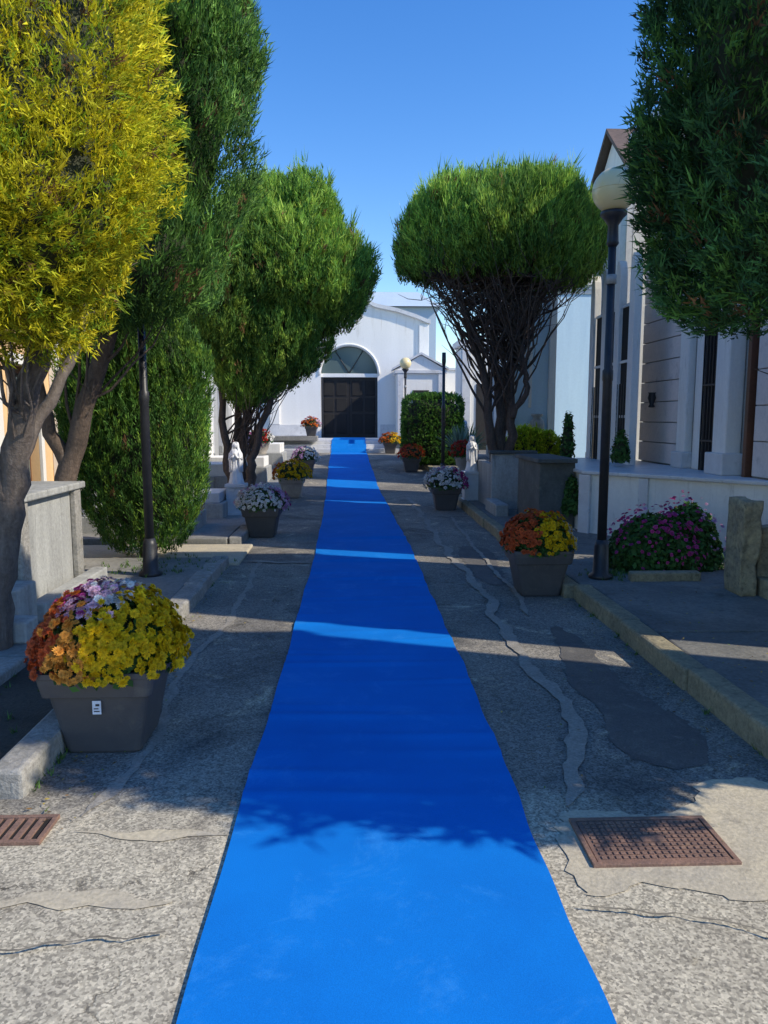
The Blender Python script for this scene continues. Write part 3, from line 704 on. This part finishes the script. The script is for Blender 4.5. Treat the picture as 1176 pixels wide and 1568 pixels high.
def mums(parent,x,y,z,R,H,seeds,nh,hr,seed,petals=14,nl=1500,ls=.035,lowcut=.45,hout=1.02):
    rng=np.random.default_rng(seed)
    d=nrm(rng.normal(size=(nl,3))); d[:,2]=np.abs(d[:,2])*1.1-.16
    s=rng.uniform(.70,.98,(nl,1)); wf=wavefield(rng,14.)
    p=np.array([x,y,z])+d*np.array([R,R,H])*s*(1+.06*wf(d)[:,None])
    n_=nrm(d+rng.normal(size=(nl,3))*.6); t=nrm(np.cross(n_,rng.normal(size=(nl,3)))); sd=np.cross(n_,t)
    l=ls*rng.uniform(.6,1.4,(nl,1)); w=l*.33
    V=np.stack([p-t*l*.5,p+sd*w,p+t*l*.6,p-sd*w],1)
    lc=np.array([.055,.13,.03])*rng.uniform(.5,1.6,(nl,1))
    colmesh('leaves',V,4,lc,PETAL,parent)
    u=nrm(rng.normal(size=(nh*3,3))); u=u[u[:,2]>-.08][:nh]; nh=len(u)
    sx=np.array([q[:2] for q in seeds]); sc=np.array([q[2] for q in seeds])
    dd=((u[:,None,:2]+rng.normal(size=(nh,1,2))*.10-sx[None])**2).sum(-1); ci=dd.argmin(1)
    hc=sc[ci]*rng.uniform(.74,1.1,(nh,1))
    low=rng.uniform(0,1,nh)<np.clip(lowcut-u[:,2]*1.8,0,.75); u=u[~low]; hc=hc[~low]; nh=len(u)
    hp=np.array([x,y,z])+u*np.array([R,R,H])*(hout+rng.uniform(-.07,.06,(nh,1)))*(1+.07*wf(u)[:,None])
    hn=nrm(u*np.array([1,1,1.2])+rng.normal(size=(nh,3))*.38)
    a=nrm(np.cross(hn,rng.normal(size=(nh,3)))); b_=np.cross(hn,a)
    r=hr*rng.uniform(.55,1.3,(nh,1,1))
    Vs=[];Cs=[]
    for ring,(rf,lift,k) in enumerate(((1.,.15,petals),(.68,.42,max(5,petals*2//3)),(.35,.5,5))):
        th=(np.arange(k)/k*2*math.pi)[None,:,None]+ring*.4+rng.normal(size=(nh,k,1))*.08
        dirv=a[:,None]*np.cos(th)+b_[:,None]*np.sin(th)
        side=-a[:,None]*np.sin(th)+b_[:,None]*np.cos(th)
        hnn=hn[:,None]
        w=r*rf*math.pi/k*.78
        p0=hp[:,None]+hnn*r*lift*.3
        lj=rng.uniform(.78,1.12,(nh,k,1))
        m_=p0+dirv*r*rf*.62+hnn*r*lift*.4
        tip=p0+dirv*r*rf*lj+hnn*r*lift*.55*rng.uniform(-.2,1.8,(nh,k,1))
        Vs.append(np.stack([np.broadcast_to(p0,m_.shape),m_+side*w,tip,m_-side*w],2).reshape(-1,4,3))
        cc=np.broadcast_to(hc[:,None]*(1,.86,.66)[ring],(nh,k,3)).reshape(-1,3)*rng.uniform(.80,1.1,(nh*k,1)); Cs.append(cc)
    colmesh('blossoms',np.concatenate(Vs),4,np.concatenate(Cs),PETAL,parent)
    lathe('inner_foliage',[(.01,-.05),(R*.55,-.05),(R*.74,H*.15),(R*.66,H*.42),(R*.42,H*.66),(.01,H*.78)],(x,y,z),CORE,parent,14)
def planter(x,y,s,seeds,seed,nh=260,hr=.024,R=.34,H=.30,mat=None,square=True,z=None,petals=12,nl=1300,label=False,name='chrysanthemum_planter',ls=.036):
    e=empty(name); z0=gz(y)+.002 if z is None else z
    pot(x,y,z0,s,mat or PLAST,e,square)
    mums(e,x,y,z0+.43*s,R*s,H*s,seeds,nh,hr,seed,petals,nl,ls)
    if label:
        yf=y-.232*s
        boxes('price_label',[(x-.02,x+.02,yf-.008,yf-.004,z0+.22,z0+.285)],LABEL,e,0)
        boxes('label_print',[(x-.013,x+.008,yf-.0095,yf-.0082,z0+.245,z0+.25),(x-.013,x+.013,yf-.0095,yf-.0082,z0+.232,z0+.237),(x-.005,x+.013,yf-.0095,yf-.0082,z0+.26,z0+.27)],IRON,e,0)
    return e
planter(-1.22,3.66,1.0,[(-.85,-.2,RU),(-.6,-.6,RU),(-.9,.3,OR),(-.6,-.3,OR),(-.5,.15,MG),(-.35,.6,MG),(-.35,-.15,MG),(.0,.3,PK),(.25,.6,WH),(-.08,-.12,LI),(.12,.02,WH),(-.12,-.40,PK),(.12,-.28,WH),(.40,-.5,YE),(.8,-.1,YE),(.12,-.75,YE),(.65,.35,YE),(.5,-.1,YE),(-.35,-.8,(.82,.36,.06)),(.02,.62,LI)],1,nh=2100,hr=.0235,R=.35,H=.35,nl=3000,petals=15,label=True)
planter(1.66,6.75,1.0,[(-.7,0,RU),(-.3,.3,OR),(-.3,-.4,RU),(-.2,.6,OR),(.25,-.5,YE),(.25,.0,YE),(.6,-.3,YE),(.92,-.2,WH),(.6,.5,OR),(.1,.4,RU)],2,nh=1050,hr=.024,R=.33,H=.31,nl=2200)
planter(-1.28,10.2,.95,[(-.5,-.3,WH),(.1,-.6,WH),(-.3,.4,PK),(.6,0,LI),(.5,.6,MG),(.2,0,WH),(-.1,.1,LI)],3,nh=520,hr=.028,R=.37,H=.30,nl=1200)
planter(-1.30,15.2,.95,[(-.5,0,OR),(.2,-.2,YE),(.7,0,YE),(0,.5,OR),(-.2,-.4,YE)],4,nh=380,hr=.034,R=.40,H=.36,mat=STONEPOT,nl=800,petals=9)
planter(-1.28,18.8,.95,[(-.5,0,LI),(.4,0,WH),(0,.6,MG)],5,nh=260,hr=.035,R=.36,H=.33,nl=700,petals=8)
planter(-1.5,25.3,.8,[(-.3,0,RD),(.5,0,PK),(0,-.5,OR)],6,nh=200,hr=.04,R=.4,H=.36,z=gz(25)+.55,nl=500,petals=7)
planter(1.56,13.1,.95,[(-.6,0,WH),(0,-.4,WH),(.6,0,MG),(.3,.4,LI),(-.1,.3,LI)],7,nh=440,hr=.030,R=.40,H=.34,nl=1000,petals=10)
planter(1.42,19.5,.9,[(-.5,0,RD),(.5,0,RU),(0,-.5,RU)],8,nh=260,hr=.035,R=.38,H=.36,nl=700,petals=8)
planter(1.1,24.6,.85,[(-.5,0,OR),(.5,0,YE),(0,.5,RD)],9,nh=220,hr=.04,R=.42,H=.36,nl=600,petals=7)
planter(2.15,15.0,.7,[(-.5,0,RD),(.5,0,RD),(0,-.3,RD)],10,nh=200,hr=.035,R=.4,H=.42,z=.55,nl=700,petals=8,mat=STONEPOT,square=False,name='red_flower_pot')
planter(-2.25,15.6,.7,[(-.5,0,RD),(.5,0,MG),(0,-.3,PK)],11,nh=160,hr=.035,R=.4,H=.42,z=.72,nl=600,petals=8,mat=STONEPOT,square=False,name='grave_flower_pot')
planter(-2.6,11.5,.7,[(-.5,0,MG),(.5,0,PK),(0,-.3,LI)],12,nh=160,hr=.035,R=.4,H=.42,z=.482,nl=600,petals=8,mat=STONEPOT,square=False,name='grave_flower_pot')
planter(-2.2,17.6,.7,[(-.5,0,YE),(.5,0,WH),(0,-.3,RD)],13,nh=160,hr=.035,R=.4,H=.42,z=.76,nl=600,petals=8,mat=STONEPOT,square=False,name='grave_flower_pot')
boxes('marble_plinth',[(1.98,2.34,14.82,15.2,.1,.548)],MARBLE,None,.012)
cb=empty('chrysanthemum_bush')
mums(cb,2.95,7.3,.18,.48,.52,[(-.6,0,MG),(.1,.2,LI),(.7,.1,LI),(.3,-.4,MG)],300,.024,21,10,7500,.05,.75,1.04)
mums(cb,3.32,7.35,.18,.36,.62,[(-.6,0,MG),(.7,.1,LI)],170,.024,22,10,5500,.05,.75,1.03)

# ------------------------------------------------------------------ statues
def statue(name,x,y,z,h,face=0,ped=None):
    e=empty(name); s=h
    fold=lambda t,i: (.07*math.sin(9*t+i*.25)+.04*math.sin(5*t-i*.3)) if i<9 else .01*math.sin(7*t)
    lathe('robe',[(.17*s,0),(.175*s,.02*s),(.15*s,.12*s),(.13*s,.28*s),(.12*s,.42*s),(.115*s,.52*s),(.125*s,.62*s),(.135*s,.70*s),(.12*s,.77*s),(.075*s,.81*s),(.045*s,.83*s),(.04*s,.85*s)],(x,y,z),STAT,e,36,True,fold)
    lathe('head',[(.01*s,.83*s),(.045*s,.845*s),(.058*s,.88*s),(.06*s,.91*s),(.05*s,.945*s),(.02*s,.965*s),(.005*s,.967*s)],(x,y-.012*s,z),STAT,e,18)
    v=[];f=[];prof=[(.035,.985),(.07,.965),(.082,.91),(.085,.86),(.11,.79),(.155,.70),(.165,.55),(.16,.40),(.165,.28)]
    K=18
    for r,zz in prof:
        for j in range(K+1):
            t=math.radians(-55+ (290*j/K))
            v.append((x+r*s*math.cos(t)*(1+.03*math.sin(6*t)),y+r*s*math.sin(t)+.01*s,z+zz*s))
    for i in range(len(prof)-1):
        for j in range(K): a=i*(K+1)+j; f.append((a,a+1,a+K+2,a+K+1))
    o=mesh('veil',v,f,STAT,e,True); m=o.modifiers.new('s','SOLIDIFY'); m.thickness=.012*s
    T=Tubes()
    for q in (-1,1):
        T.add([(x+q*.12*s,y-.01*s,z+.72*s),(x+q*.135*s,y-.06*s,z+.58*s),(x+q*.06*s,y-.13*s,z+.63*s),(x+q*.012*s,y-.15*s,z+.68*s)],[.04*s,.042*s,.036*s,.018*s],8)
        T.add([(x+q*.011*s,y-.148*s,z+.67*s),(x+q*.009*s,y-.155*s,z+.71*s),(x+q*.005*s,y-.155*s,z+.76*s)],[.016*s,.014*s,.006*s],6)
    T.obj('arms_and_hands',STAT,e)
    if ped:
        w,zb=ped
        boxes('pedestal',[(x-w,x+w,y-w,y+w,zb,z-.05),(x-w-.02,x+w+.02,y-w-.02,y+w+.02,z-.049,z),(x-w-.02,x+w+.02,y-w-.02,y+w+.02,zb-.02,zb+.04)],MARBLE,e,.006)
    return e
statue('madonna_statue',-1.88,11.8,.58,.66,ped=(.14,.1))
statue('madonna_statue',2.10,13.6,.64,.66,ped=(.15,.1))

# ------------------------------------------------------------------ trees
YG=[(.76,.68,.03),(.86,.72,.03),(.54,.56,.03),(.28,.40,.03),(.66,.62,.04)]
DG=[(.09,.20,.045),(.13,.28,.05),(.06,.15,.04),(.18,.34,.06)]
MGn=[(.18,.33,.06),(.27,.45,.07),(.12,.25,.05),(.36,.52,.08)]
BGn=[(.05,.14,.05),(.07,.19,.055),(.04,.11,.045),(.11,.25,.05)]  # deep green lowered so the colour carries the near crown's backlit shade

t=empty('golden_thuja_tree')
foliage('crown',[((-2.05,4.3,3.35),(1.04,.9,1.3)),((-2.35,4.2,2.7),(.85,.8,.80)),((-1.80,4.25,2.78),(.64,.6,.72))],15000,.12,.009,20,YG,1,up=.55,out=.7,jit=.32,parent=t,amp=.15,freq=4.5,hole=-.9,brown=.04,spread=.45,fluff=.5)
T=Tubes()
s=limb(T,[(-2.42,4.9,.05),(-2.33,4.88,.6),(-2.2,4.85,1.1),(-2.05,4.75,1.6),(-1.85,4.6,2.15),(-1.8,4.4,2.7)],.13,.05,12,.02,1)
twigs(T,s,(-2.0,4.4,2.6),(.8,.7,.6),18,1,.014)
s=limb(T,[(-2.2,4.85,1.05),(-2.35,4.7,1.6),(-2.5,4.4,2.3),(-2.4,4.3,3)],.075,.03,9,.02,2)
s=limb(T,[(-2.14,4.82,1.3),(-2.0,5.0,1.7),(-1.85,5.2,2.15),(-1.85,5.5,2.75)],.055,.02,8,.02,3)
twigs(T,s,(-1.9,5.3,2.8),(.5,.4,.4),10,5,.012)
T.obj('trunk',BARKG,t)

t=empty('tall_thuja_tree')
foliage('crown',[((-1.84,6.6,4.6),(1.02,1.0,2.25)),((-2.35,6.5,3.3),(.9,.9,1.0)),((-1.62,6.5,4.7),(.87,.8,.9)),((-1.75,6.3,2.95),(.6,.6,.6))],12000,.20,.012,20,DG,2,up=1.0,out=.45,jit=.22,parent=t,amp=.13,freq=3.5)
T=Tubes()
s=limb(T,[(-2.75,6.95,.05),(-2.65,6.9,.9),(-2.4,6.8,1.7),(-2.0,6.6,2.6),(-1.8,6.6,3.6)],.12,.05,10,.02,4)
twigs(T,s,(-1.9,6.5,3.0),(.8,.8,.6),26,4,.016,.4)
s=limb(T,[(-2.6,6.9,1.1),(-2.75,6.7,1.8),(-2.7,6.5,2.8)],.08,.03,8,.02,5)
T.obj('trunk',BARK,t)

t=empty('columnar_cypress')
foliage('crown',[((-2.42,8.45,1.35),(.80,.7,1.30)),((-2.25,8.45,1.95),(.62,.6,.88)),((-2.75,8.4,1.7),(.5,.5,.9))],8500,.15,.012,20,[(.10,.22,.04),(.13,.28,.05),(.07,.16,.04),(.23,.38,.05)],3,up=1.2,out=.35,jit=.15,parent=t,amp=.05,freq=4,zmin=.12,hole=-1.5,brown=.01)
T=Tubes(); limb(T,[(-2.36,8.45,.0),(-2.36,8.45,.9)],.09,.05,8,.01,4); T.obj('trunk',BARK,t)

t=empty('leaning_thuja_tree')
foliage('crown',[((-1.3,13,4.1),(1.3,1.3,1.1)),((-1.55,13,4.7),(.75,.9,.9)),((-.85,13,4.7),(.62,.8,.85)),((-.5,13,3.9),(.76,.9,.85)),((-2.15,12.9,3.5),(1.0,1.0,1.15)),((-1.4,13,3.05),(1.02,.9,.95)),((-1.8,12.9,2.4),(.65,.6,.6))],17000,.24,.018,20,MGn,4,up=1.1,out=.4,jit=.18,parent=t,amp=.15,freq=2.8,hole=-.85,spikes=.08,core=.68)
T=Tubes()
for i,(a,b_,c_) in enumerate((((-2.1,13.0),(-2.25,13,1.3),(-2.3,12.9,2.6)),((-2.0,13.1),(-1.95,13.1,1.3),(-1.6,13,2.9)),((-1.95,12.9),(-1.7,12.9,1.2),(-1.2,12.9,2.6)),((-2.05,13.1),(-2.05,13.2,1.5),(-2.0,13.2,3.2)))):
    s=limb(T,[(a[0],a[1],.05),((a[0]+b_[0])/2,a[1],.6),b_,c_],.12,.045,9,.03,30+i); twigs(T,s,(-1.6,13,2.6),(1.0,.8,.7),12,40+i,.018)
T.obj('trunk',BARK,t)

t=empty('near_thuja_tree')
foliage('crown',[((2.13,3.5,3.25),(.88,.78,1.25)),((2.28,3.5,2.72),(.86,.74,.88)),((2.5,3.4,3.6),(.8,.75,1.0))],13500,.13,.010,22,BGn,5,up=.7,out=.6,jit=.28,parent=t,amp=.13,freq=4.5,spread=.42,fluff=.5,brown=.03)
T=Tubes(); s=limb(T,[(2.75,3.45,.1),(2.72,3.45,1.2),(2.5,3.5,2.2),(2.4,3.5,3.2)],.12,.05,10,.02,8); twigs(T,s,(2.3,3.5,2.7),(.7,.6,.6),14,8); T.obj('trunk',BARK,t)
t=empty('near_thuja_tree')  # unseen tree, put here to cast the leafy foreground shadow edge
foliage('crown',[((3.35,2.6,3.1),(1.0,.98,1.5)),((3.1,2.6,2.5),(.8,.85,.9))],2500,.28,.035,16,BGn,6,up=.75,out=.6,jit=.3,parent=t,amp=.12,freq=4.5)
T=Tubes(); limb(T,[(3.45,2.6,.1),(3.4,2.6,1.2),(3.35,2.6,2.4)],.12,.06,10,.02,9); T.obj('trunk',BARK,t)

t=empty('umbrella_thuja_tree')
foliage('crown',[((2.3,12.5,4.35),(1.48,1.35,.88)),((1.7,12.5,4.68),(.80,1.0,.66)),((2.85,12.5,4.82),(.92,1.1,.68)),((1.42,12.5,4.25),(.72,.8,.78)),((3.3,12.6,4.42),(.74,.8,.76)),((2.2,12.5,4.82),(.7,.8,.55))],16500,.26,.018,20,MGn,7,up=1.2,out=.35,jit=.16,parent=t,amp=.13,freq=2.6,zmin=3.82,hole=-1.1,spikes=.12,ztilt=-.06,zx=2.0,core=.66)
T=Tubes()
St=[[(2.38,12.8,.2),(2.3,12.7,1.2),(2.15,12.6,2.2),(1.8,12.5,3.3),(1.5,12.5,4.2)],
    [(2.45,12.85,.2),(2.45,12.8,1.4),(2.35,12.7,2.4),(2.2,12.5,3.4),(2.1,12.4,4.4)],
    [(2.55,12.8,.2),(2.62,12.7,1.3),(2.6,12.6,2.3),(2.75,12.5,3.3),(2.9,12.5,4.3)],
    [(2.5,12.9,.2),(2.55,13.0,1.6),(2.7,13.1,2.6),(3.1,13.1,3.5),(3.4,13,4.4)],
    [(2.62,12.6,1.6),(2.8,12.4,2.1),(2.72,12.35,2.6),(2.5,12.2,3.3),(2.4,12,4.2)]]
for i,p in enumerate(St):
    s=limb(T,p,.105 if i<4 else .05,.035,9,.035,60+i)
    twigs(T,s,(2.3,12.5,3.75),(1.65,1.35,.65),66,70+i,.022,.36)
T.obj('trunk',BARK,t)

hd=empty('clipped_hedge')
foliage('leaves',[((2.05,20.4,1.28),(.80,.7,.92))],5200,.10,.022,16,[(.10,.24,.04),(.16,.32,.05),(.07,.17,.04)],9,up=.7,out=.6,jit=.5,parent=hd,amp=.03,zmin=.3,hole=-1.8,sq=True,core=.85,shell=.12,brown=0)
hd=empty('yellow_green_hedge')
foliage('leaves',[((3.15,13.95,.95),(.42,.4,.5)),((3.5,14.0,.9),(.4,.4,.45))],1800,.12,.026,14,[(.5,.62,.03),(.38,.52,.03),(.6,.66,.04)],10,up=.5,out=.6,jit=.6,parent=hd,amp=.05,zmin=.12,hole=-1.5)
def rosette(name,x,y,z,n,L,w,c,seed):
    rng=np.random.default_rng(seed); V=[];C=[]
    for i in range(n):
        th=rng.uniform(0,6.28); el=rng.uniform(.25,1.35); d=np.array([math.cos(th)*math.cos(el),math.sin(th)*math.cos(el),math.sin(el)])
        s=nrm(np.cross(d,[0,0,1.]))*w*.5; p=np.array([x,y,z]); l=L*rng.uniform(.7,1.1)
        m=p+d*l*.5; e=p+d*l-np.array([0,0,.1*l])
        V.append([p-s*.5,p+s*.5,m+s,m-s]);V.append([m-s,m+s,e+s*.05,e-s*.05]); cc=np.array(c)*rng.uniform(.6,1.3); C+=[cc,cc]
    e=empty(name); colmesh('blades',np.array(V),4,np.array(C),PETAL,e); return e
rosette('yucca_plant',2.45,17.6,.75,150,.80,.05,(.18,.28,.22),1)
rosette('yucca_plant',2.75,18.6,.7,120,.9,.05,(.10,.2,.10),2)
iv=empty('ivy_plant')
mums(iv,2.88,9.92,.40,.13,.50,[(0,0,(.10,.2,.05))],10,.02,31,6,900,.06)
iv=empty('ivy_plant'); mums(iv,3.66,10.3,1.05,.13,.42,[(0,0,(.10,.2,.05))],8,.02,32,6,450,.06)
iv=empty('ivy_plant'); mums(iv,3.45,12.2,1.05,.12,.75,[(0,0,(.10,.2,.05))],8,.02,33,6,500,.06)

rng=np.random.default_rng(5); V=[];C=[]
spots=[(-2.0+rng.normal()*.3,7.6+rng.normal()*.3,.11) for _ in range(90)]+[(1.92+rng.uniform(-.03,.03),rng.uniform(3.2,14),.0) for _ in range(60)]+[(-1.4,rng.uniform(3.1,8),.0) for _ in range(40)]+[(rng.uniform(-3,-1.7),rng.uniform(3.3,4.5),.03) for _ in range(50)]+[(2.4+rng.normal()*.1,6.9+rng.normal()*.12,.12) for _ in range(60)]
for (x,y,z) in spots:
    for k in range(7):
        th=rng.uniform(0,6.28); l=rng.uniform(.02,.06); d=np.array([math.cos(th)*.6,math.sin(th)*.6,.8])
        s=np.array([-math.sin(th),math.cos(th),0])*.004; p=np.array([x,y,z])+np.array([rng.normal()*.01,rng.normal()*.01,0])
        V.append([p-s,p+s,p+d*l]);C.append(np.array([.10,.18,.04])*rng.uniform(.5,1.6))
colmesh('grass_weeds',np.array(V),3,np.array(C),PETAL)
V=[];C=[]
for i in range(760):
    if i<220: x=rng.uniform(-1.4,1.9); y=rng.uniform(2.6,9); z=.018
    elif i<420: x=-1.35+abs(rng.normal())*.08; y=rng.uniform(2.9,8); z=.014
    elif i<560: x=1.88-abs(rng.normal())*.08; y=rng.uniform(3.1,9); z=.014
    else: x=2.12+abs(rng.normal())*.4; y=rng.uniform(3.3,8); z=.14
    if -.52<x<.72: continue
    th=rng.uniform(0,6.28); l=rng.uniform(.005,.015); d=np.array([math.cos(th),math.sin(th),rng.uniform(-.1,.3)]); s=np.array([-math.sin(th),math.cos(th),rng.uniform(-.2,.4)])*l*.45
    p=np.array([x,y,z]); V.append([p-d*l,p+s,p+d*l,p-s]); c0=[(.3,.17,.06),(.2,.12,.05),(.4,.3,.07),(.2,.26,.05)][rng.integers(0,4)]; C.append(np.array(c0)*rng.uniform(.6,1.3))
colmesh('fallen_leaves',np.array(V),4,np.array(C),PETAL)

# ------------------------------------------------------------------ light, sky, camera
EL=math.radians(38); AZ=math.radians(20)
sd=Vector((math.cos(AZ)*math.cos(EL),-math.sin(AZ)*math.cos(EL),math.sin(EL)))
L=bpy.data.lights.new('sun','SUN'); L.energy=5.0; L.angle=math.radians(.5); L.color=(1,.91,.75)
lo=bpy.data.objects.new('sun',L); COL.objects.link(lo); lo.rotation_euler=sd.to_track_quat('Z','Y').to_euler(); lo.location=(6,-4,9)
w=bpy.data.worlds.new('World'); SC.world=w; w.use_nodes=True; nt=w.node_tree
sky=nt.nodes.new('ShaderNodeTexSky'); sky.sky_type='NISHITA'; sky.sun_disc=False; sky.sun_elevation=EL
sky.sun_rotation=math.atan2(sd.x,sd.y); sky.air_density=1.15; sky.dust_density=.1; sky.ozone_density=3.0
hs=nt.nodes.new('ShaderNodeHueSaturation'); hs.inputs['Saturation'].default_value=1.34; hs.inputs['Value'].default_value=1.6; hs.inputs['Hue'].default_value=.512
nt.links.new(sky.outputs[0],hs.inputs['Color'])
nt.links.new(hs.outputs[0],nt.nodes['Background'].inputs[0]); nt.nodes['Background'].inputs[1].default_value=.14
cam=bpy.data.cameras.new('camera'); co=bpy.data.objects.new('camera',cam); COL.objects.link(co)
cam.sensor_fit='VERTICAL'; cam.sensor_height=36; cam.lens=36*1150/1568; cam.clip_end=2000; cam.clip_start=.05
co.location=(0,0,1.6); co.rotation_euler=(math.radians(90-7.14),0,math.radians(-2.1))
SC.camera=co
SC.view_settings.view_transform='Standard'; SC.view_settings.look='None'; SC.view_settings.exposure=0
